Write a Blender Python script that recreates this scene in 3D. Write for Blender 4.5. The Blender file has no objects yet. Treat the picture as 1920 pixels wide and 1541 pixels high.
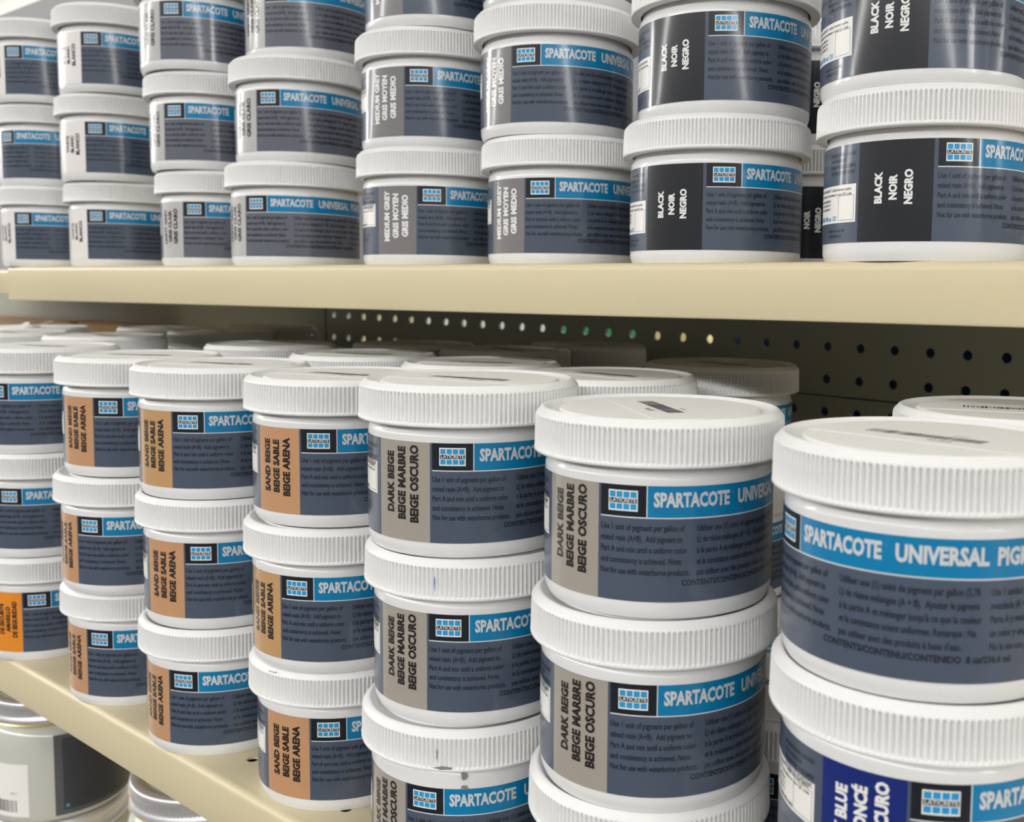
import bpy, bmesh, math, random
from mathutils import Matrix, Vector

# ------------------------------------------------------------------ camera, light, exposure
S = 0.001                      # all modelling below is in millimetres
Z0 = 1.10                      # height of the lower shelf deck above the floor (m)
scn = bpy.context.scene
col = scn.collection

def W(x, y, z):
    return Vector((x * S, y * S, z * S + Z0))

cam_d = bpy.data.cameras.new('camera')
cam = bpy.data.objects.new('camera', cam_d)
col.objects.link(cam)
Fw = Vector((-0.61598104, 0.78336917, -0.08306685))
Rt = Vector((0.78526566, 0.6189929, 0.01434012))
Up = Vector((-0.0626514, 0.0563963, 0.9964408))
M = Matrix(((Rt.x, Up.x, -Fw.x), (Rt.y, Up.y, -Fw.y), (Rt.z, Up.z, -Fw.z))).to_4x4()
M.translation = W(314.996, -419.754, 244.228)
cam.matrix_world = M
cam_d.sensor_fit = 'HORIZONTAL'
cam_d.sensor_width = 36.0
cam_d.lens = 1924.21 / 1920 * 36.0
cam_d.shift_x = -243.03 / 1920      # the photograph is an off-centre crop
cam_d.shift_y = -65.29 / 1920
cam_d.clip_start = 0.02
cam_d.clip_end = 200
cam_d.dof.use_dof = True
cam_d.dof.focus_distance = 0.43
cam_d.dof.aperture_fstop = 17.0
scn.camera = cam

vs = scn.view_settings
vs.view_transform = 'Standard'
vs.look = 'None'
vs.gamma = 1.0
vs.use_curve_mapping = False
vs.exposure = 0.08
scn.cycles.use_denoising = True
scn.cycles.max_bounces = 8

world = bpy.data.worlds.new('store_air')
scn.world = world
world.use_nodes = True
bg = world.node_tree.nodes['Background']
bg.inputs['Color'].default_value = (1.0, 1.0, 1.0, 1)
bg.inputs['Strength'].default_value = 0.08

def light_row(y, z, length, width, watts, x=0.0):
    d = bpy.data.lights.new('fluorescent_row', 'AREA')
    d.shape = 'RECTANGLE'
    d.size = length
    d.size_y = width
    d.energy = watts
    d.color = (1.0, 0.99, 0.965)
    o = bpy.data.objects.new('fluorescent_row', d)
    col.objects.link(o)
    o.location = (x, y, z)
    return o

for yy, ww, up in ((-1.5, 90, 50), (-4.6, 1450, 60), (0.95, 60, 40), (4.6, 420, 1500)):
    light_row(yy, 3.20, 34, 0.14, ww)                 # ceiling tube row: light down ...
    light_row(yy, 3.24, 34, 0.14, up).rotation_euler = (math.pi, 0, 0)   # ... plus an added upward lamp that whitens the ceiling
for xx, ww in ((13.5, 680), (-13.5, 800)):                              # broad troffers over both ends of the aisle
    light_row(-1.9, 3.30, 13, 0.8, ww, xx)

# ------------------------------------------------------------------ materials
def lin(c):
    return tuple((v / 255 / 12.92) if v <= 10 else ((v / 255 + 0.055) / 1.055) ** 2.4 for v in c)

def mat(name, rgb, rough=0.5, metal=0.0, spec=0.5, var=0.0, scale=60.0, bump=0.0, bscale=900.0, coat=0.0):
    m = bpy.data.materials.new(name)
    m.use_nodes = True
    nt = m.node_tree
    b = nt.nodes['Principled BSDF']
    c = lin(rgb)
    b.inputs['Base Color'].default_value = (*c, 1)
    b.inputs['Roughness'].default_value = rough
    b.inputs['Metallic'].default_value = metal
    b.inputs['Specular IOR Level'].default_value = spec
    b.inputs['Coat Weight'].default_value = coat
    tc = nt.nodes.new('ShaderNodeTexCoord')
    if var > 0:
        n = nt.nodes.new('ShaderNodeTexNoise')
        n.inputs['Scale'].default_value = scale
        n.inputs['Detail'].default_value = 4
        nt.links.new(tc.outputs['Object'], n.inputs['Vector'])
        mr = nt.nodes.new('ShaderNodeMapRange')
        mr.inputs['To Min'].default_value = 1 - var
        mr.inputs['To Max'].default_value = 1 + var
        nt.links.new(n.outputs['Fac'], mr.inputs['Value'])
        mx = nt.nodes.new('ShaderNodeMix')
        mx.data_type = 'RGBA'
        mx.blend_type = 'MULTIPLY'
        mx.inputs[0].default_value = 1
        mx.inputs[6].default_value = (*c, 1)
        nt.links.new(mr.outputs['Result'], mx.inputs[7])
        nt.links.new(mx.outputs[2], b.inputs['Base Color'])
    if bump > 0:
        n2 = nt.nodes.new('ShaderNodeTexNoise')
        n2.inputs['Scale'].default_value = bscale
        n2.inputs['Detail'].default_value = 3
        nt.links.new(tc.outputs['Object'], n2.inputs['Vector'])
        bp = nt.nodes.new('ShaderNodeBump')
        bp.inputs['Strength'].default_value = bump
        bp.inputs['Distance'].default_value = 0.0004
        nt.links.new(n2.outputs['Fac'], bp.inputs['Height'])
        nt.links.new(bp.outputs['Normal'], b.inputs['Normal'])
    return m

MT = dict(
    lid=mat('white_ribbed_plastic', (233, 233, 233), 0.38, var=0.015, scale=40),
    body=mat('white_jar_plastic', (228, 228, 229), 0.16, var=0.01),
    slate=mat('label_slate', (76, 86, 104), 0.22, var=0.02, scale=200),
    greyslate=mat('label_grey_slate', (97, 101, 114), 0.22, var=0.02, scale=200),
    ink=mat('label_dark_box', (24, 29, 38), 0.22),
    blue=mat('label_blue', (0, 124, 176), 0.22),
    tile=mat('logo_tile_blue', (40, 150, 208), 0.36),
    rule=mat('label_white_rule', (214, 218, 220), 0.36),
    title=mat('title_silver_white', (206, 209, 212), 0.36),
    fine=mat('fine_print', (33, 38, 50), 0.38),
    white=mat('label_white', (236, 234, 231), 0.36),
    b_white=mat('band_white', (232, 229, 228), 0.2),
    b_light=mat('band_light_grey', (184, 182, 182), 0.22),
    b_medium=mat('band_medium_grey', (122, 120, 123), 0.22),
    b_black=mat('band_black', (31, 34, 41), 0.22),
    b_sand=mat('band_sand', (192, 146, 108), 0.24, var=0.02),
    b_sandy=mat('band_yellow_sand', (190, 149, 102), 0.24, var=0.02),
    b_dark=mat('band_dark_beige', (160, 153, 144), 0.24, var=0.02),
    b_orange=mat('band_orange', (226, 140, 46), 0.26),
    b_blue=mat('band_dark_blue', (20, 40, 116), 0.22),
    t_black=mat('band_print_black', (34, 31, 31), 0.38),
    t_white=mat('band_print_white', (232, 232, 232), 0.38),
    url=mat('print_light_blue', (60, 150, 205), 0.38),
    sticker=mat('lid_sticker_paper', (234, 233, 231), 0.5, var=0.01),
    bars=mat('barcode_ink', (70, 70, 76), 0.5),
    cream=mat('cream_enamel', (211, 199, 165), 0.36, var=0.02, scale=8, bump=0.12, bscale=1400),
    panel=mat('pegboard_enamel', (164, 166, 154), 0.55, var=0.02, scale=6),
    header=mat('grey_header', (154, 154, 158), 0.6, var=0.02, scale=4),
    silver=mat('silver_lid_metal', (222, 221, 226), 0.36, metal=0.65, bump=0.05),
    gold=mat('gold_ring_lacquer', (210, 196, 120), 0.2, metal=0.5),
    frost=mat('frosted_jar_plastic', (196, 198, 192), 0.16, var=0.02, scale=20, coat=0.4),
    charcoal=mat('charcoal_label', (52, 54, 62), 0.45, var=0.25, scale=260),
    charedge=mat('grey_label_border', (84, 86, 90), 0.45),
    kraft=mat('kraft_card', (206, 172, 136), 0.8, var=0.04, scale=30),
    wcard=mat('white_card', (240, 240, 245), 0.6, var=0.02, scale=10),
    gcard=mat('green_card', (40, 150, 90), 0.6, var=0.1, scale=20),
    ccard=mat('cream_card', (226, 206, 150), 0.6, var=0.05, scale=10),
    ncard=mat('navy_card', (22, 42, 90), 0.6, var=0.2, scale=30),
    ceil=mat('ceiling_white', (248, 248, 246), 0.9, var=0.01, scale=2),
    aisle=mat('aisle_goods', (150, 147, 144), 0.8, var=0.5, scale=6),
    floor=mat('floor_grey', (120, 117, 112), 0.5, var=0.05, scale=3),
    penblue=mat('blue_pen_ink', (50, 90, 190), 0.5),
    grime=mat('grey_grime', (132, 130, 126), 0.7, var=0.2, scale=900),
    soot=mat('dark_scuff', (70, 70, 72), 0.7, var=0.2, scale=900),
)

# printed film labels and jar walls carry a thin gloss
for _k in ('slate', 'greyslate', 'ink', 'blue', 'b_white', 'b_light', 'b_medium', 'b_black', 'b_sand', 'b_sandy', 'b_dark', 'b_orange', 'b_blue',
           'title', 'fine', 'rule', 'tile', 't_black', 't_white', 'body'):
    _b = MT[_k].node_tree.nodes['Principled BSDF']
    _b.inputs['Coat Weight'].default_value = 0.55
    _b.inputs['Coat Roughness'].default_value = 0.12
    _b.inputs['Specular IOR Level'].default_value = 0.25
    _b.inputs['Roughness'].default_value = 0.35

# ------------------------------------------------------------------ mesh helpers (millimetres in, metres out)
class MB:
    def __init__(self):
        self.v, self.f, self.mi, self.mats, self.flat = [], [], [], [], []
    def slot(self, key):
        if key not in self.mats:
            self.mats.append(key)
        return self.mats.index(key)
    def add(self, vs, fs, key):
        b = len(self.v)
        s = self.slot(key)
        self.v += vs
        for f in fs:
            self.f.append(tuple(i + b for i in f))
            self.mi.append(s)
    def mesh(self, name, smooth=True, angle=35):
        me = bpy.data.meshes.new(name)
        me.from_pydata([(x * S, y * S, z * S) for x, y, z in self.v], [], self.f)
        for k in self.mats:
            me.materials.append(MT[k])
        me.polygons.foreach_set('material_index', self.mi)
        me.polygons.foreach_set('use_smooth', [smooth] * len(self.f))
        me.update()
        if smooth:
            me.set_sharp_from_angle(angle=math.radians(angle))
        return me
    def lathe(self, prof, n, key, rad=None, close=False, cap0=False, cap1=False):
        """prof: (r, z) list; rad(theta, i, r) may reshape the radius of ring i"""
        vs, fs = [], []
        for i, (r, z) in enumerate(prof):
            for k in range(n):
                t = 2 * math.pi * k / n
                q = rad(t, i, r) if rad else r
                vs.append((q * math.cos(t), q * math.sin(t), z))
        for i in range(len(prof) - 1):
            for k in range(n):
                a, b = i * n + k, i * n + (k + 1) % n
                fs.append((a, b, b + n, a + n))
        if cap0:
            fs.append(tuple(reversed(range(n))))
        if cap1:
            fs.append(tuple(range((len(prof) - 1) * n, len(prof) * n)))
        self.add(vs, fs, key)
    def box(self, x0, x1, y0, y1, z0, z1, key):
        vs = [(x, y, z) for z in (z0, z1) for y in (y0, y1) for x in (x0, x1)]
        fs = [(0, 2, 3, 1), (4, 5, 7, 6), (0, 1, 5, 4), (2, 6, 7, 3), (0, 4, 6, 2), (1, 3, 7, 5)]
        self.add(vs, fs, key)

def obj(name, me, parent=None, loc=None, rotz=None):
    o = bpy.data.objects.new(name, me)
    col.objects.link(o)
    if parent is not None:
        o.parent = parent
    if loc is not None:
        o.location = loc
    if rotz is not None:
        o.rotation_euler = (0, 0, rotz)
    return o

def tag(o, label, cat, group=None, kind=None):
    o['label'] = label
    o['category'] = cat
    if group:
        o['group'] = group
    if kind:
        o['kind'] = kind
    return o

def structure(name, mb, label=None, smooth=False):
    o = obj(name, mb.mesh(name, smooth=smooth), loc=(0, 0, Z0))
    o['kind'] = 'structure'
    if label:
        o['label'] = label
        o['category'] = name.split('_')[0]
    return o

# ------------------------------------------------------------------ lettering
_tc = {}
def glyphs(s, bold):
    """flat mesh of a string: cap height 1, x from 0; returns verts, faces, width"""
    key = (s, bold)
    if key in _tc:
        return _tc[key]
    def raw(t):
        c = bpy.data.curves.new('txt', 'FONT')
        c.body = t
        c.size = 1.0
        c.offset = bold
        c.resolution_u = 2
        c.fill_mode = 'FRONT'
        o = bpy.data.objects.new('txt', c)
        col.objects.link(o)
        bpy.context.view_layer.update()
        dg = bpy.context.evaluated_depsgraph_get()
        me = o.evaluated_get(dg).to_mesh()
        v = [(p.co.x, p.co.y) for p in me.vertices]
        f = [tuple(p.vertices) for p in me.polygons]
        o.evaluated_get(dg).to_mesh_clear()
        bpy.data.objects.remove(o)
        bpy.data.curves.remove(c)
        return v, f
    hv, _ = raw('H')
    y0, y1 = min(p[1] for p in hv), max(p[1] for p in hv)
    v, f = raw(s)
    x0 = min(p[0] for p in v)
    k = 1 / (y1 - y0)
    v = [((x - x0) * k, (y - y0) * k) for x, y in v]
    _tc[key] = (v, f, max(p[0] for p in v))
    return _tc[key]

RB = 42.13
def cyl(u, v, r):
    t = u / RB
    return (r * math.cos(t), r * math.sin(t), v)

def text_on(mb, s, u, v, cap, width, key, bold=0.0, up=False, dr=0.10, center=False):
    """string on the jar wall; left end at u, baseline v; up=True reads bottom to top"""
    vs, fs, w = glyphs(s, bold)
    kx = (width / w) if width else cap * 0.62
    sh = -0.5 * w * kx if center else 0
    if up:
        mb.add([cyl(u - y * cap, v + sh + x * kx, RB + dr) for x, y in vs], fs, key)
    else:
        mb.add([cyl(u + sh + x * kx, v + y * cap, RB + dr) for x, y in vs], fs, key)

def patch(mb, u0, u1, v0, v1, key, dr):
    n = max(1, int(math.ceil((u1 - u0) / 1.6)))
    vs, fs = [], []
    for i in range(n + 1):
        u = u0 + (u1 - u0) * i / n
        vs += [cyl(u, v0, RB + dr), cyl(u, v1, RB + dr)]
    for i in range(n):
        fs.append((2 * i, 2 * i + 2, 2 * i + 3, 2 * i + 1))
    mb.add(vs, fs, key)

EN = ['Use 1 unit of pigment per gallon of', 'mixed resin (A+B).  Add pigment to', 'Part A and mix until a uniform color',
      'and consistency is achieved. Note:', 'Not for use with waterborne products.']
FR = ['Utiliser une (1) unité de pigment par gallon (3,78', 'L) de résine mélangée (A + B).  Ajouter le pigment',
      "à la partie A et mélanger jusqu'à ce que la couleur", 'et la consistance soient uniformes. Remarque : Ne',
      "pas utiliser avec des produits à base d'eau."]
ES = ['Use 1 unidad de pigmento por galón (3,78 L) de', 'mezclada (A + B).  Agregue el pigmento a la', 'Parte A y mezcle hasta obtener un', 'un color y una consistencia uniformes. Nota:',
      'No la use con productos a base de agua.']
PRO = ['FOR PROFESSIONAL USE ONLY', 'POUR UTILISATION', 'PROFESSIONNELLE SEULEMENT', 'USO PARA USO PROFESIONAL']

KINDS = dict(
    white=('b_white', -33, 't_black', ['WHITE', 'BLANC', 'BLANCO'], 28.0, 'slate', False),
    light=('b_light', -26.5, 't_black', ['LIGHT GREY', 'GRIS CLAIR', 'GRIS CLARO'], 28.0, 'greyslate', False),
    medium=('b_medium', -26.5, 't_white', ['MEDIUM GREY', 'GRIS MOYEN', 'GRIS MEDIO'], 28.0, 'slate', False),
    black=('b_black', -32.0, 't_white', ['BLACK', 'NOIR', 'NEGRO'], 27.0, 'slate', True),
    sand=('b_sand', -26.5, 't_black', ['SAND BEIGE', 'BEIGE SABLE', 'BEIGE ARENA'], 27.5, 'slate', False),
    sandy=('b_sandy', -26.5, 't_black', ['SAND BEIGE', 'BEIGE SABLE', 'BEIGE ARENA'], 27.5, 'slate', False),
    dark=('b_dark', -26.5, 't_black', ['DARK BEIGE', 'BEIGE MARBRE', 'BEIGE OSCURO'], 28.7, 'slate', False),
    orange=('b_orange', -28.5, 't_black', ['SAFETY YELLOW', 'JAUNE', 'DE SECURITE', 'AMARILLO', 'DE SEGURIDAD'], 27.5, 'slate', False),
    blue=('b_blue', -26.5, 't_white', ['DARK BLUE', 'BLEU FONCÉ', 'AZUL OSCURO'], 28.0, 'slate', False),
)
_lab = {}
def label_mesh(kind):
    if kind in _lab:
        return _lab[kind]
    band, bl, tk, lines, vc, main, styleB = KINDS[kind]
    mb = MB()
    br = -1.5 if styleB else -0.9
    cu = [bl, br, 0.0, 16.0, 16.35, 107.0]
    V0, V1 = 6.06, 45.15
    vr = [V0, 34.2, 34.6, V1]
    us = sorted(set(cu + [-132.2 + i * 264.4 / 150 for i in range(150)]))
    us = [u for i, u in enumerate(us) if i == 0 or u - us[i - 1] > 0.12 or u in cu]
    n = len(us)
    nv = len(vr)
    vs = [cyl(u, v, RB) for u in us for v in vr]
    def key(u, v):
        if bl < u < br:
            return band
        if 0 < u < 107:
            if 34.2 < v < 34.6:
                return 'rule'
            if v > 34.6:
                return 'ink' if u < 16 else ('rule' if u < 16.35 else 'blue')
        if kind == 'white' and bl - 60 < u < 0:
            return 'b_white'
        return main
    base = len(mb.v)
    for i in range(n):
        j = (i + 1) % n
        uc = (us[i] + (us[j] if j else us[0] + 264.4)) / 2
        for k in range(nv - 1):
            mb.f.append((i * nv + k, j * nv + k, j * nv + k + 1, i * nv + k + 1))
            mb.mi.append(mb.slot(key(uc, (vr[k] + vr[k + 1]) / 2)))
    mb.v += vs
    # thin paper edge top and bottom, closing onto the jar wall
    for vv, rev in ((V0, True), (V1, False)):
        b0 = len(mb.v)
        ring = [cyl(u, vv, RB) for u in us] + [cyl(u, vv, 41.95) for u in us]
        fs = []
        for i in range(n):
            j = (i + 1) % n
            f = (i, j, n + j, n + i)
            fs.append(tuple(reversed(f)) if rev else f)
        mb.add(ring, fs, main)
    # logo plate: white plate, two rows of four tiles, dark name strip
    p0, p1, q0, q1 = 2.9, 13.1, 36.4, 43.4
    patch(mb, p0, p1, q0, q1, 'white', 0.06)
    tw = (p1 - p0 - 0.5) / 4
    for r0, r1 in ((q0 + 0.55, q0 + 2.45), (q1 - 2.45, q1 - 0.45)):
        for i in range(4):
            a = p0 + 0.42 + i * tw
            patch(mb, a, a + tw - 0.36, r0, r1, 'tile', 0.10)
    patch(mb, p0 + 0.28, p1 - 0.28, q0 + 2.7, q1 - 2.7, 'ink', 0.10)
    text_on(mb, 'LATICRETE', p0 + 0.7, q0 + 3.0, 1.2, 8.9, 'white', 0.012, dr=0.14)
    # title
    text_on(mb, 'SPARTACOTE', 18.4, 38.1, 5.0, 26.9, 'title', 0.042)
    text_on(mb, '®', 45.9, 41.8, 1.2, 1.0, 'tile', 0.0)
    text_on(mb, 'UNIVERSAL', 49.0, 38.1, 5.0, 24.6, 'title', 0.042)
    text_on(mb, 'PIGMENT', 76.0, 38.1, 5.0, 19.4, 'title', 0.042)
    # directions in three columns
    for colm, u0, wd in ((EN, 0.2, 0.82), (FR, 33.2, 0.765), (ES, 74.6, 0.765)):
        for i, s in enumerate(colm):
            text_on(mb, s, u0, 30.0 - 3.72 * i, 2.15, wd * len(s), 'fine', 0.018)
    text_on(mb, 'CONTENTS/CONTENU/CONTENIDO  8 oz/236.6 ml', 28.0, 11.7, 2.0, 53.0, 'fine', 0.035)
    # colour name band, reading upwards
    m = len(lines)
    k0 = 24.2 / glyphs('DARK BEIGE', 0.042)[2]
    cuu = (bl + br) / 2
    pitch, cap = (6.0, 3.9) if m == 3 else (4.5, 3.2)
    if m == 5:
        k0 *= 0.78
    if styleB:
        cap = 3.3
        k0 *= 0.89
    if kind == 'white':
        pitch, cap, cuu = 5.6, 3.6, -12.5
        k0 *= 0.95
    for i, s in enumerate(lines):
        w = glyphs(s, 0.042)[2] * k0
        text_on(mb, s, cuu + (i - (m - 1) / 2) * pitch + cap / 2, vc, cap, w, tk, 0.05, up=True, center=True)
    # notice block left of the band
    x1 = bl - 3.0 if not styleB else bl - 1.2
    if kind != 'white':
        for i, s in enumerate(PRO):
            text_on(mb, s, x1 - 17.5, 40.8 - 2.4 * i, 1.5, min(17.2, 0.69 * len(s)), 'fine', 0.015)
    if styleB:
        x0, y0, y1 = x1 - 31, 14.2, 29.4
    else:
        x0, y0, y1 = x1 - 31, 22.3, 35.2
    patch(mb, x0, x1, y0, y1, 'white', 0.06)
    for i, s in enumerate(['LIMITED WARRANTY - limited warranty applies,', 'see website for warranties or scan QR code']):
        text_on(mb, s, x0 + 1.2, y1 - 2.3 - 1.9 * i, 1.1, 27.5, 'fine', 0.012)
    for i, s in enumerate(['GARANTIA LIMITADA', 'APLICA AL PRODUCTO', 'VER DOCUMENTO']):
        text_on(mb, s, x0 + 1.2, y1 - 6.4 - 1.7 * i, 1.0, 12.5, 'fine', 0.012)
    # thin frame where the square code is printed (the code itself is left out)
    a0, a1, c0, c1 = x1 - 10.6, x1 - 1.0, y0 + 0.9, y0 + 0.9 + min(10.0, y1 - y0 - 3.5)
    for (e0, e1, g0, g1) in ((a0, a1, c0, c0 + .15), (a0, a1, c1 - .15, c1), (a0, a0 + .15, c0, c1), (a1 - .15, a1, c0, c1)):
        patch(mb, e0, e1, g0, g1, 'bars', 0.10)
    if styleB:
        text_on(mb, '1.800.243.4788, ext. 1235', x0 + 1, y0 + 1.0, 1.9, 18, 'url', 0.03)
    else:
        text_on(mb, 'www.laticrete.com', x0 + 5, y0 + 0.7, 1.7, 15, 'fine', 0.03)
    text_on(mb, 'laticrete.com/sds', x1 - 18, 17.0 if not styleB else 10.5, 1.3, 12, 'fine', 0.0)
    text_on(mb, 'R4000-0608-22', x1 - 18, 14.4 if not styleB else 8.2, 1.3, 10, 'fine', 0.0)
    _lab[kind] = mb.mesh('label_' + kind, angle=30)
    return _lab[kind]

# ------------------------------------------------------------------ pigment jar
PITCH = 67.488
def body_mesh():
    mb = MB()
    prof = [(0.0, 1.2), (36.0, 1.2), (37.4, 0.2), (39.2, 0.0), (40.6, 0.1), (41.3, 1.7), (41.8, 3.3), (41.9, 5.0),
            (41.9, 45.6), (41.85, 46.9), (41.5, 48.2), (40.9, 49.3), (40.4, 50.2), (40.3, 52.5), (40.3, 65.0)]
    mb.lathe(prof[1:], 96, 'body', cap0=True, cap1=True)
    return mb.mesh('jar_body', angle=50)

RIBS = 152
def lid_mesh():
    mb = MB()
    n = RIBS * 8
    # (radius, height, groove depth)
    P = [(41.2, 52.4, 0), (41.2, 51.5, 0), (45.6, 51.4, 0), (46.0, 51.7, 0), (46.0, 52.6, 0), (45.95, 52.9, .4), (45.9, 53.3, 1.5),
         (45.8, 58.5, 1.5), (45.7, 63.0, 1.5), (45.65, 63.7, 1.2), (45.6, 64.2, .45), (45.5, 64.7, 0), (45.1, 65.4, 0), (44.3, 66.1, 0),
         (43.7, 66.9, 0), (43.1, 67.3, 0), (42.5, 67.4, 0), (41.9, 67.2, 0), (41.4, 66.5, 0), (38.4, 66.2, 0), (37.6, 65.8, 0), (36.9, 65.8, 0), (36.7, 66.4, 0)]
    def rad(t, i, r):
        ph = (t * RIBS / (2 * math.pi)) % 1.0
        g = 0.5 - 0.5 * math.cos(2 * math.pi * ph)
        return r - P[i][2] * (g ** 1.2)
    mb.lathe([(r, z) for r, z, d in P], n, 'lid', rad=rad, cap1=True)
    return mb.mesh('jar_lid', angle=60)

def sticker_mesh(kind):
    """paper disc with barcode, lying in the recess of the lid"""
    mb = MB()
    R = 36.6
    mb.lathe([(R, 66.4), (R, 66.52)], 96, 'sticker', cap1=True)
    z = 66.56
    # cut edge of the second sticker layer along a chord
    h = -13.0
    hw = math.sqrt(R * R - h * h) - 0.4
    pts = []
    n = 40
    a0 = math.atan2(h, -hw)
    a1 = math.atan2(h, hw)
    for i in range(n + 1):
        a = a1 + (a0 + 2 * math.pi - a1) * i / n
        pts.append(((R - 0.4) * math.cos(a), (R - 0.4) * math.sin(a), z))
    top = [(x, y, z + 0.16) for x, y, _ in pts]
    m = len(pts)
    fs = [tuple(range(m, 2 * m))] + [(i, (i + 1) % m, m + (i + 1) % m, m + i) for i in range(m)]
    mb.add(pts + top, fs, 'sticker')
    z += 0.2
    rnd = random.Random(5)
    x = -19.5
    while x < 19.5:
        w = rnd.choice((0.35, 0.35, 0.7, 1.05))
        mb.add([(x, -3.2, z), (x + w, -3.2, z), (x + w, 3.2, z), (x, 3.2, z)], [(0, 1, 2, 3)], 'bars')
        x += w + rnd.choice((0.35, 0.5, 0.8))
    vs, f2, w = glyphs('00 025', 0.0)
    for ox, oy, cap in ((4, -7.6, 2.4), (6, 5.2, 1.6)):
        mb.add([(ox + p * cap * 0.8, oy + q * cap, z) for p, q in vs], f2, 'bars')
    return mb.mesh('lid_sticker', angle=30)

BODY, LID, STICK = body_mesh(), lid_mesh(), sticker_mesh(0)
rnd = random.Random(11)

def make_jar():
    root = bpy.data.objects.new('pigment_jar', None)
    root.empty_display_size = 0.02
    col.objects.link(root)
    obj('body', BODY, root)
    obj('label', label_mesh('dark'), root)
    lid = obj('lid', LID, root)
    st = obj('sticker', STICK, lid)
    return root
PROTO = [make_jar()]

def place_jar(x, y, z, kind, boxdeg, label, group, lidrot=None, sticker=True, dv=0.0):
    """boxdeg: bearing (deg) of the left edge of the logo box on the jar wall"""
    src = PROTO[0]
    r = src.copy()
    col.objects.link(r)
    r.location = W(x, y, z)
    parts = {}
    for ch in src.children:
        c = ch.copy()
        col.objects.link(c)
        c.parent = r
        parts[ch.name.split('.')[0]] = c
        for g in ch.children:
            if not sticker:
                continue
            d = g.copy()
            col.objects.link(d)
            d.parent = c
            parts['sticker'] = d
    parts['label'].data = label_mesh(kind)
    parts['label'].rotation_euler = (0, 0, math.radians(boxdeg))
    parts['label'].location = (0, 0, dv * S)
    parts['lid'].rotation_euler = (0, 0, math.radians(lidrot if lidrot is not None else rnd.uniform(-60, 60)))
    tag(r, label, 'jar', group)
    return r, parts

TIER = ['bottom', 'middle', 'top']
GL, GU = 'pigment jars on the lower shelf', 'pigment jars on the upper shelf'
ZU = 257.112
JARS = {}
# stack: phrase, shelf, per tier (x, y, kind, bearing of logo box, words for the jar)
STACKS = [
 ('left edge front stack, lower shelf', 0, [(-424, -127, 'orange', -45.8, 'white jar with orange label band'), (-424, -126, 'sand', -66.9, 'white jar with slate label'), (-424, -128, 'sand', -72.2, 'white jar with slate label')]),
 ('leftmost sand beige stack, lower shelf', 0, [(-304.4, -122.1, 'sand', -71.9, 'sand beige pigment jar'), (-299.2, -126, 'sand', -75.1, 'sand beige pigment jar'), (-299.0, -123.4, 'sand', -61.2, 'sand beige pigment jar')]),
 ('second sand beige stack from left, lower shelf', 0, [(-206.7, -122.8, 'sand', -73.4, 'sand beige pigment jar'), (-206.3, -123, 'sand', -58.6, 'sand beige pigment jar'), (-206.6, -123.9, 'sandy', -64.3, 'yellowish sand beige jar')]),
 ('third sand beige stack from left, lower shelf', 0, [(-109.3, -116.3, 'sand', -57.8, 'scuffed sand beige jar'), (-106.9, -119.3, 'sandy', -75.3, 'yellowish sand beige jar'), (-107.4, -117.7, 'sand', -61.8, 'sand beige pigment jar')]),
 ('left dark beige stack, lower shelf', 0, [(-8.2, -124.9, 'dark', -79, 'grime-smudged dark beige pigment jar'), (-7.8, -123.2, 'dark', -67.5, 'dark beige pigment jar with blue pen mark'), (-9.2, -124.6, 'dark', -62.5, 'dark beige pigment jar')]),
 ('right dark beige stack, lower shelf', 0, [(85.0, -119, 'dark', -75, 'dark beige pigment jar'), (87.4, -120.8, 'dark', -72.5, 'dark beige pigment jar'), (88.2, -120.1, 'dark', -80.0, 'dark beige pigment jar')]),
 ('right edge front stack, lower shelf', 0, [(193, -123.5, 'blue', -75, 'pigment jar'), (192.7, -123.2, 'blue', -68.9, 'dark blue pigment jar'), (192.6, -124.6, 'blue', -143.3, 'white jar with large blue title band')]),
 ('left edge stack, upper shelf', 1, [(-654.6, -22.9, 'white', -69.4, 'white pigment jar'), (-652.6, -24.1, 'white', -87.0, 'white pigment jar'), (-647.3, -29.1, 'white', -69.0, 'white pigment jar')]),
 ('second white stack from left, upper shelf', 1, [(-560.0, -6.9, 'white', -67.0, 'white pigment jar'), (-556.3, -13.3, 'white', -58.6, 'white pigment jar'), (-550.4, -15.6, 'white', -60.8, 'white pigment jar')]),
 ('left light grey stack, upper shelf', 1, [(-411.1, -5.8, 'light', -66.9, 'light grey pigment jar'), (-410.7, -12.7, 'light', -75.9, 'light grey pigment jar'), (-408.9, -19.3, 'light', -68.5, 'light grey pigment jar')]),
 ('right light grey stack, upper shelf', 1, [(-315.5, -6.1, 'light', -80.4, 'light grey pigment jar'), (-311.5, -4.1, 'light', -72.9, 'light grey pigment jar'), (-311.0, 3.8, 'light', -74.8, 'light grey pigment jar')]),
 ('left medium grey stack, upper shelf', 1, [(-180.3, 1.1, 'medium', -52.6, 'medium grey pigment jar'), (-182.0, 2.0, 'medium', -61.8, 'medium grey pigment jar'), (-177.7, 1.8, 'medium', -66.1, 'medium grey pigment jar')]),
 ('right medium grey stack, upper shelf', 1, [(-80.9, 10.6, 'medium', -75.5, 'medium grey pigment jar'), (-83.0, 6.9, 'medium', -80.7, 'medium grey pigment jar'), (-82.5, 8, 'medium', -75, 'medium grey pigment jar')]),
 ('left black stack, upper shelf', 1, [(26.3, 4.5, 'black', -61.7, 'black pigment jar'), (27.4, 8.0, 'black', -66.2, 'black pigment jar')]),
 ('right edge black stack, upper shelf', 1, [(136.8, -1.4, 'black', -60.6, 'black pigment jar'), (133.0, -0.5, 'black', -61.2, 'black pigment jar')]),
 ('shaded stack between the two black stacks', 1, [(14, 118, 'black', -38, 'black pigment jar'), (14, 119, 'black', -42, 'black pigment jar')]),
]
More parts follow.
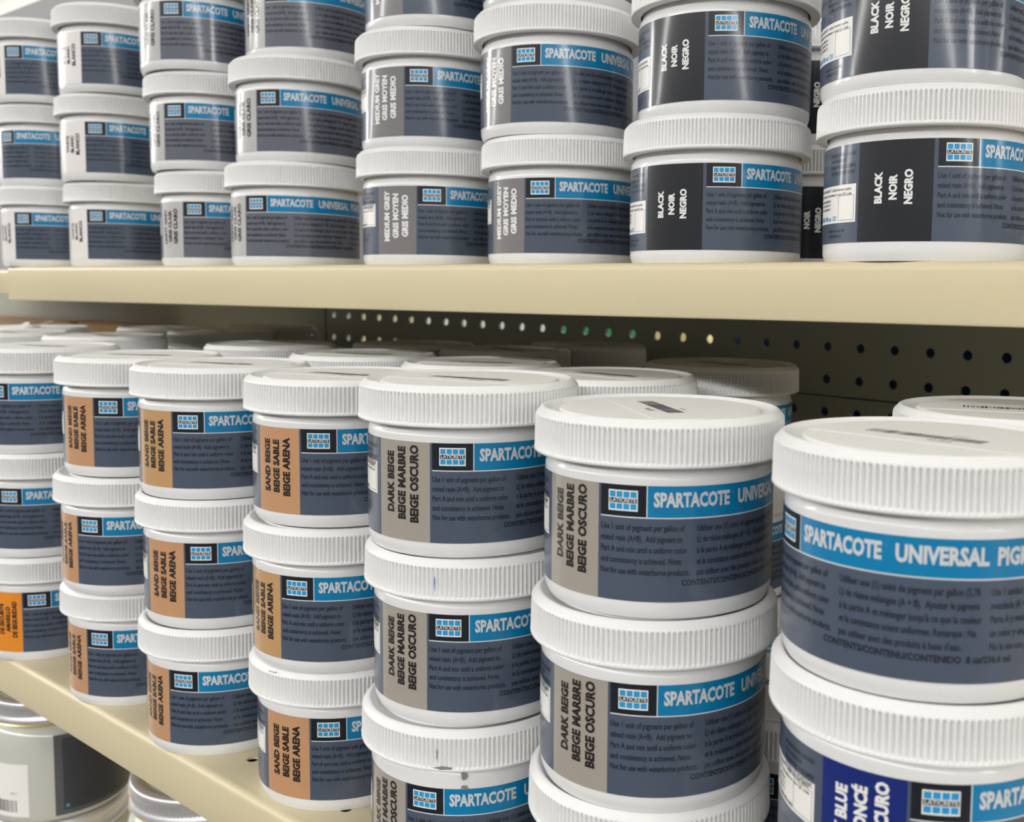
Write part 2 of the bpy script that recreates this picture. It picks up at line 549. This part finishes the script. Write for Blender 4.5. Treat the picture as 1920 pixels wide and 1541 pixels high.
DV = {('left dark beige stack, lower shelf', 0): -2.4, ('right edge black stack, upper shelf', 0): 1.6}
LIDROT = {('right dark beige stack, lower shelf', 2): -35, ('right edge front stack, lower shelf', 2): -6,
          ('leftmost sand beige stack, lower shelf', 2): 33, ('second sand beige stack from left, lower shelf', 2): 22,
          ('third sand beige stack from left, lower shelf', 2): 14, ('left dark beige stack, lower shelf', 2): 12,
          ('left edge front stack, lower shelf', 2): 20}
PAD = 4.6
for phrase, sh, tiers in STACKS:
    for k, (x, y, kind, deg, words) in enumerate(tiers):
        z = (ZU if sh else 0.0) + k * PITCH
        if phrase.startswith('left dark beige'):
            z += PAD
        topmost = k == len(tiers) - 1
        tn = TIER[k] if len(tiers) == 3 else ('bottom' if k == 0 else 'upper')
        JARS[(phrase, k)] = place_jar(x, y, z, kind, deg, '%s, %s of %s' % (words, tn, phrase), GU if sh else GL,
                                      LIDROT.get((phrase, k)), topmost, DV.get((phrase, k), 0.0))

# rows standing further back on the lower shelf
BACK = [
 ('behind the leftmost front stacks', -545.4, -33, 'sand', -70),
 ('at the far left end, second row', -742, -8, 'sand', -70),
 ('behind and between second and third sand beige stacks', -357.1, -0.5, 'sand', -60),
 ('behind the third sand beige stack', -227.2, -16.2, 'sand', -60),
 ('behind the left dark beige stack', -124.1, -11, 'dark', -60),
 ('behind the gap between the dark beige stacks', -19.3, -22.7, 'dark', -70),
 ('behind the right edge front stack', 188, -28, 'blue', -80),
 ('at the far left end, front row', -640, -70, 'sand', -70),
 ('in the dark third row, far left', -672, 84, 'sand', -70),
 ('in the dark third row, left of centre', -573, 83, 'sand', -70),
 ('in the dark back row by the cartons', -660, 188, 'sand', -70),
 ('in the dark third row behind third sand beige stack', -303, 86, 'sand', -70),
 ('in the dark third row behind left dark beige stack', -207, 88.8, 'dark', -70),
 ('in the dark back row near the pegboard', -212, 182, 'dark', -70),
 ('in the dark behind the right dark beige stack', -24.5, 88.9, 'dark', -56),
]
for ph, x, y, kind, deg in BACK:
    for k in range(3):
        JARS[(ph, k)] = place_jar(x, y, k * PITCH, kind, deg, 'white lidded jar %s, %s tier' % (ph, TIER[k]), GL,
                                  rnd.uniform(-20, 30), k == 2)
JARS['lone'] = place_jar(92, -22, 0, 'dark', -88, 'lone white jar in the shaded gap left of the right edge front stack', GL, 10)
# the prototype is no longer needed
for ch in list(PROTO[0].children):
    for g in list(ch.children):
        bpy.data.objects.remove(g)
    bpy.data.objects.remove(ch)
bpy.data.objects.remove(PROTO[0])

# marks with a shape of their own
def blob(name, key, parent, th, z, w, h, r, seed, n=14):
    rr = random.Random(seed)
    mb = MB()
    t0 = math.radians(th)
    pts = []
    for i in range(n):
        a = 2 * math.pi * i / n
        q = rr.uniform(0.6, 1.0)
        pts.append((r * math.cos(t0 + q * w * math.cos(a) / r), r * math.sin(t0 + q * w * math.cos(a) / r), z + q * h * math.sin(a)))
    c = (r * math.cos(t0), r * math.sin(t0), z)
    mb.add([c] + pts, [(0, 1 + i, 1 + (i + 1) % n) for i in range(n)], key)
    return obj(name, mb.mesh(name), parent)
j = JARS[('left dark beige stack, lower shelf', 1)][1]['lid']
p = JARS[('left dark beige stack, lower shelf', 1)][0]
blob('ink_mark', 'penblue', p, -62, 58.5, 0.25, 3.6, 46.05, 1)
p = JARS[('left dark beige stack, lower shelf', 0)][0]
blob('grime_smudge', 'grime', p, -46, 48.2, 1.5, 2.2, 42.35, 2)
blob('grime_smudge', 'grime', p, -46, 43.5, 1.9, 1.3, 42.35, 7)
blob('grime_smudge', 'grime', p, -56, 53.2, 5.0, 0.8, 46.12, 3)
blob('grime_smudge', 'soot', p, -59, 58.5, 0.2, 3.2, 46.05, 8)
p = JARS[('third sand beige stack from left, lower shelf', 0)][0]
for q, (th, zz) in enumerate(((-84, 66.2), (-82, 66.3), (-80.4, 66.2), (-78.5, 66.4))):
    blob('scuff_mark', 'soot', p, th, zz, 0.45, 0.5, 45.75, 20 + q, 8)

# folded pad under the left dark beige stack
mb = MB()
mb.box(-34, 34, -30, 34, 0, PAD, 'kraft')
tag(obj('card_pad', mb.mesh('card_pad', False), loc=W(-18.3, -117, 0)), 'thin cardboard pad under the left dark beige stack', 'pad')

# peeling paper corners on the far left lids
def curl(parent, x, y, z, w, l, lift, rot):
    mb = MB()
    vs, n = [], 8
    c, s = math.cos(math.radians(rot)), math.sin(math.radians(rot))
    for i in range(n + 1):
        t = i / n
        zz = z + lift * t * t
        for wv in (-w / 2 * (1 - 0.75 * t), w / 2 * (1 - 0.75 * t)):
            px, py = l * t, wv
            vs.append((x + px * c - py * s, y + px * s + py * c, zz))
    mb.add(vs, [(2 * i, 2 * i + 1, 2 * i + 3, 2 * i + 2) for i in range(n)], 'sticker')
    return obj('sticker_flap', mb.mesh('sticker_flap'), parent)
curl(JARS[('at the far left end, second row', 2)][0], 8, -16, 68.4, 34, 28, 5.0, 40)
curl(JARS[('at the far left end, front row', 2)][0], -8, 6, 68.4, 18, 18, 6.0, 120)

# ------------------------------------------------------------------ shelves
def fold_shelf(name, x0, x1, yf, slope, yb, ztop, h0, h1, label, holes=()):
    """folded steel shelf: deck, rounded front fold, face and return lip; the face depth may taper from h0 to h1"""
    mb = MB()
    th = 1.2
    R = 3.5
    def prof(h):
        p = [(None, 0.0)]
        for i in range(7):
            a = math.pi / 2 * i / 6
            p.append((R - R * math.sin(a), -R + R * math.cos(a)))
        p += [(0.0, -h + 1.5), (0.5, -h + 0.4), (1.6, -h), (12.0, -h), (12.0, -h + th), (th, -h + th), (th, -R), (th + 1.2, -th)]
        p.append((None, -th))
        return p
    ns = 24
    vs, fs = [], []
    m = len(prof(h0))
    for i in range(ns + 1):
        x = x0 + (x1 - x0) * i / ns
        h = h0 + (h1 - h0) * i / ns
        for dy, dz in prof(h):
            y = yb if dy is None else yf + slope * x + dy
            vs.append((x, y, ztop + dz))
    for i in range(ns):
        for k in range(m):
            if k in (0, m - 2) and holes:
                continue
            a, b = i * m + k, i * m + (k + 1) % m
            fs.append((a, a + m, b + m, b))
    fs.append(tuple(range(m)))
    fs.append(tuple(reversed(range(ns * m, ns * m + m))))
    mb.add(vs, fs, 'cream')
    if holes:
        bm = bmesh.new()
        loop = [bm.verts.new((x0 + (x1 - x0) * i / ns, yf + slope * (x0 + (x1 - x0) * i / ns) + R, ztop)) for i in range(ns + 1)]
        loop += [bm.verts.new((x1, yb, ztop)), bm.verts.new((x0, yb, ztop))]
        es = [bm.edges.new((loop[i], loop[(i + 1) % len(loop)])) for i in range(len(loop))]
        rims = []
        for hx, hy, ra, rb in holes:
            c = [bm.verts.new((hx + ra * math.cos(2 * math.pi * i / 16), hy + rb * math.sin(2 * math.pi * i / 16), ztop)) for i in range(16)]
            rims.append([tuple(v.co) for v in c])
            es += [bm.edges.new((c[i], c[(i + 1) % 16])) for i in range(16)]
        bmesh.ops.triangle_fill(bm, use_beauty=True, edges=es, normal=(0, 0, 1))
        bm.verts.index_update()
        mb.add([tuple(v.co) for v in bm.verts], [tuple(v.index for v in f.verts) for f in bm.faces], 'cream')
        bm.free()
        for c in rims:
            low = [(x, y, z - th) for x, y, z in c]
            mb.add(c + low, [(i, (i + 1) % 16, 16 + (i + 1) % 16, 16 + i) for i in range(16)], 'cream')
    if holes:   # unseen open channel added under the slots, dark grey so the holes read dark
        ya, yb2, zc = holes[0][1] - 11, holes[0][1] + 13, ztop - 20
        v = [(x, y, z) for x in (x0 + 5, x1 - 5) for y, z in ((ya, ztop - th), (ya, zc), (yb2, zc), (yb2, ztop - th))]
        mb.add(v, [(0, 1, 5, 4), (1, 2, 6, 5), (2, 3, 7, 6)], 'charedge')
    me = mb.mesh(name, angle=30)
    return tag(obj(name, me, loc=(0, 0, Z0)), label, 'shelf', 'cream steel shelves')

YB = 242.0
fold_shelf('steel_shelf', -658, 700, -46.0, 0.025, YB, ZU, 28.5, 22.0,
           'cream steel shelf carrying the upper rows of jars, with deep front lip')
slots = [(-157.2 + 79.4 * i, -139.8, 3.0, 2.9) for i in range(-4, 6)]
fold_shelf('steel_shelf', -1150, 700, -162.8, 0.0, YB, 0.0, 25.6, 25.6,
           'cream steel shelf under the sand and dark beige jars, front edge running diagonally', slots)
fold_shelf('steel_shelf', -1420, -662, 30.0, 0.0, YB, ZU, 26, 26,
           'shallower cream steel shelf continuing past the left end of the upper shelf')
fold_shelf('steel_shelf', -1150, 700, -190.0, 0.0, YB, -248.1, 30, 30,
           'cream steel shelf at the bottom, under the silver lidded jars')

# ------------------------------------------------------------------ pegboard, header, posts
def peg(name, x0, nx, z_top_row, nz, pitch, pz, rad, zt, zb, th, y):
    """sheet with a real grid of round holes; top row at z_top_row"""
    mb = MB()
    ne = 12
    xs0 = x0 - pitch / 2
    vs, fs, idx = [], [], {}
    def V(p):
        if p not in idx:
            idx[p] = len(vs)
            vs.append(p)
        return idx[p]
    for iz in range(nz):
        cz = z_top_row - iz * pz
        a1 = cz + pz / 2 if iz else zt
        a0 = cz - pz / 2 if iz < nz - 1 else zb
        for ix in range(nx):
            cx = x0 + ix * pitch
            b0, b1 = cx - pitch / 2, cx + pitch / 2
            ring, sq = [], []
            for i in range(ne):
                a = 2 * math.pi * (i + 0.5) / ne
                ca, sa = math.cos(a), math.sin(a)
                ring.append((round(cx + rad * ca, 4), 0.0, round(cz + rad * sa, 4)))
                q = max(abs(ca), abs(sa))
                ex, ez = ca / q, sa / q
                sq.append((round(b1 if ex > .999 else b0 if ex < -.999 else cx + ex * pitch / 2, 4), 0.0,
                           round(a1 if ez > .999 else a0 if ez < -.999 else cz + ez * pz / 2, 4)))
            corners = {1: (b1, 0.0, a1), 4: (b0, 0.0, a1), 7: (b0, 0.0, a0), 10: (b1, 0.0, a0)}
            for i in range(ne):
                j = (i + 1) % ne
                pts = [ring[i], sq[i]]
                if sq[i][0] != sq[j][0] and sq[i][2] != sq[j][2]:
                    cxn = max(sq[i][0], sq[j][0]) if sq[i][0] + sq[j][0] > 2 * cx else min(sq[i][0], sq[j][0])
                    czn = max(sq[i][2], sq[j][2]) if sq[i][2] + sq[j][2] > 2 * cz else min(sq[i][2], sq[j][2])
                    pts.append((cxn, 0.0, czn))
                pts += [sq[j], ring[j]]
                fs.append(tuple(V(p) for p in pts))
                fs.append((V(ring[i]), V(ring[j]), V((ring[j][0], th, ring[j][2])), V((ring[i][0], th, ring[i][2]))))
                fs.append(tuple(reversed([V((p[0], th, p[2])) for p in pts])))
    mb.add(vs, fs, 'panel')
    o = obj(name, mb.mesh(name, smooth=False), loc=W(0, y, 0))
    return o

PX0, PP = -635.0, 25.83
tilt = math.radians(0.75)
o = peg('pegboard_panel', PX0, 44, 205.3, 2, PP, 23.6, 3.6, 250, 170.0, 2.5, 246.0)
o.rotation_euler = (0, tilt, 0)
tag(o, 'dark pegboard strip with two rows of round holes, under the upper shelf', 'pegboard', 'pegboard panels')
o2 = peg('pegboard_panel', PX0, 44, 158.1, 7, PP, 23.6, 3.6, 169.0, -15, 2.5, 245.0)
o2.rotation_euler = (0, tilt, 0)
tag(o2, 'lower pegboard sheet behind the jars, below the panel seam', 'pegboard', 'pegboard panels')

mb = MB()
mb.box(-2600, -648.3, 246, 249, -24, 655, 'panel')
structure('wall_back', mb, 'plain cream back panel at the far left end of the bay')
mb = MB()
mb.box(-652, 640, 246, 249, 258, 655, 'header')
mb.box(-2600, -652.5, 242, 245.8, 262, 655, 'header')
structure('wall_header', mb, 'light grey back panel rising behind the upper shelf jars')
mb = MB()
mb.box(-662, -640, 249.5, 275, -1100, 655, 'panel')
tag(obj('steel_upright', mb.mesh('steel_upright', False), loc=(0, 0, Z0)), 'slim steel upright between the two back panels', 'upright')

# kraft cartons at the far left end, against the back panel
def carton(x0, x1, y0, y1, z0, z1, key, label, group=None, name='carton'):
    mb = MB()
    w, h = x1 - x0, z1 - z0
    d = y1 - y0
    mb.box(-w / 2, w / 2, -d / 2, d / 2, 0, h, key)
    o = obj(name, mb.mesh(name, False), loc=W((x0 + x1) / 2, (y0 + y1) / 2, z0))
    bv = o.modifiers.new('soft_edges', 'BEVEL')
    bv.width = 0.002
    bv.segments = 2
    mt = MB()
    mt.box(-w / 2 - .2, w / 2 + .2, -18, 18, h - 45, h + .3, 'rule' if key != 'kraft' else 'b_sand')
    obj('tape', mt.mesh('tape', False), o)
    return tag(o, label, 'carton', group)
carton(-1520, -1136, 186, 240, 0, 192.5, 'kraft', 'kraft carton at the far left, against the back panel', 'kraft cartons')
carton(-1114, -960, 186, 240, 0, 192.5, 'kraft', 'kraft carton right of the dark gap, against the back panel', 'kraft cartons')

# goods across the next aisle, seen only through the peg holes
G2 = 'goods seen through the peg holes'
carton(-2330, -1985, 1500, 1900, -1100, 700, 'ccard', 'tall cream carton seen through the leftmost lit peg holes', G2)
carton(-1980, -1480, 1500, 1900, -1100, 700, 'wcard', 'tall white carton seen through the white lit peg holes', G2)
carton(-1475, -1175, 1500, 1900, -1100, 700, 'gcard', 'tall green carton seen through the green peg holes', G2)
carton(-1170, -1040, 1500, 1900, -1100, 700, 'ccard', 'narrow cream carton seen through holes right of the green ones', G2)
mb = MB()
mb.box(-260, 700, 255, 760, -2, 0, 'cream')
mb.box(-260, 700, 757, 760, -30, -2, 'cream')
tag(obj('steel_shelf', mb.mesh('steel_shelf', False), loc=(0, 0, Z0)), 'cream steel shelf on the rear side of the pegboard', 'shelf', 'cream steel shelves')
carton(-165, 420, 290, 640, 0, 330, 'ncard', 'navy carton standing right behind the pegboard', G2)

# ------------------------------------------------------------------ silver lidded jars on the bottom shelf
def silver_jar(x, y, z, R, label, lab=True, stick=True, rot=0.0):
    root = bpy.data.objects.new('silver_lid_jar', None)
    root.empty_display_size = 0.03
    col.objects.link(root)
    root.location = W(x, y, z)
    H = 74.0
    b = MB()
    b.lathe([(R - 8, 0.8), (R - 6, 0), (R - 3, .8), (R - .9, 3), (R, 7), (R, H - 14), (R - .4, H - 9), (R - 1.8, H - 5), (R - 4, H - 2.2),
             (R - 5.5, H - .8), (R - 5.5, H + 14)], 96, 'frost', cap0=True, cap1=True)
    obj('body', b.mesh('clear_jar_body', angle=50), root)
    g = MB()
    g.lathe([(R - 5.4, H - .6), (R - 3.2, H - .4), (R - 2.6, H + .6), (R - 3.2, H + 1.6), (R - 5.4, H + 1.8)], 96, 'gold')
    obj('ring', g.mesh('gold_ring'), root)
    l = MB()
    n = 480
    P = [(R - 5, H + 2, 0), (R - 2.2, H + 1.9, 0), (R - 1.4, H + 2.8, 0), (R - 1.4, H + 5.0, 0), (R - 2.2, H + 6.4, 0), (R - 2.6, H + 7.4, 0),
         (R - 2.5, H + 8, .7), (R - 2.4, H + 11.5, .7), (R - 2.4, H + 12.2, 0), (R - 2.0, H + 13, 0), (R - 1.5, H + 15.5, 0),
         (R - 1.8, H + 17.6, 0), (R - 3, H + 18.6, 0), (R - 5, H + 18.9, 0), (R - 7, H + 18.4, 0), (R - 9, H + 16.6, 0), (R - 11, H + 16.2, 0),
         (R - 13, H + 17.2, 0), (R - 15, H + 17.2, 0), (R - 17, H + 16.2, 0), (R - 30, H + 16.2, 0)]
    def rad(t, i, r):
        ph = (t * 120 / (2 * math.pi)) % 1.0
        return r - P[i][2] * 0.5 * (1.0 if ph < .4 else 0.0)
    l.lathe([(r, zz) for r, zz, d in P], n, 'silver', rad=rad, cap1=True)
    obj('lid', l.mesh('silver_lid', angle=50), root)
    def cp(mb, a0, a1, v0, v1, key, dr):
        m = max(2, int((a1 - a0) / 2))
        vs, fs = [], []
        for i in range(m + 1):
            a = math.radians(a0 + (a1 - a0) * i / m)
            for v in (v0, v1):
                vs.append(((R + dr) * math.cos(a), (R + dr) * math.sin(a), v))
        for i in range(m):
            fs.append((2 * i, 2 * i + 2, 2 * i + 3, 2 * i + 1))
        mb.add(vs, fs, key)
    if lab:
        m = MB()
        cp(m, -26 + rot, 80 + rot, 5.5, 67, 'charedge', .15)
        cp(m, -19.5 + rot, 74 + rot, 9, 64, 'charcoal', .22)
        cp(m, -17.8 + rot, -15.4 + rot, 11, 13.4, 'url', .3)
        obj('label', m.mesh('charcoal_label'), root)
    if stick:
        m = MB()
        cp(m, -108 + rot, -46.5 + rot, 7, 47, 'sticker', .15)
        rr = random.Random(3)
        a = -102.0
        while a < -57.0:
            w = rr.choice((.3, .3, .6, .9))
            cp(m, a + rot, a + w + rot, 10.5, 19.5, 't_black', .25)
            a += w + rr.choice((.35, .6, .9))
        gv, gf, gw = glyphs('REV: 5', 0.0)
        m.add([((R + .25) * math.cos(math.radians(-62) + q / R), (R + .25) * math.sin(math.radians(-62) + q / R), 24 + p2 * 1.4)
               for q, p2 in ((p1 * 1.2, p2) for p1, p2 in gv)], gf, 't_black')
        obj('price_sticker', m.mesh('price_sticker'), root)
    tag(root, label, 'jar', 'silver lidded jars on the bottom shelf')
    return root
ZB = -248.0
silver_jar(-516.8, -90, ZB, 48.8, 'frosted jar with silver lid at the bottom of the left corner stack', False, False)
silver_jar(-516.8, -90, ZB + 74 + 18.9, 48.8, 'frosted jar with silver lid, charcoal label and white barcode sticker, lower left corner')
silver_jar(-292.2, -89, ZB, 48.8, 'silver lidded jar under the lower shelf, bottom of the right pair', False, False)
silver_jar(-292.2, -89, ZB + 74 + 18.9, 48.8, 'silver lidded jar peeking out under the lower shelf edge, right of the frosted jar', True, False)

# ------------------------------------------------------------------ room
mb = MB()
mb.box(-22000, 22000, -9000, 9000, 2600, 2650, 'ceil')
structure('ceiling', mb)
mb = MB()
mb.box(-22000, 22000, -9000, 9000, -1150, -1100, 'floor')
structure('floor', mb)
mb = MB()
mb.box(-22000, 22000, -3000, -2600, -1100, 700, 'aisle')  # plain block added to keep low light from reaching under the upper shelf
structure('wall_front', mb, 'unseen shelving block across the aisle behind the camera, added to cut low light')
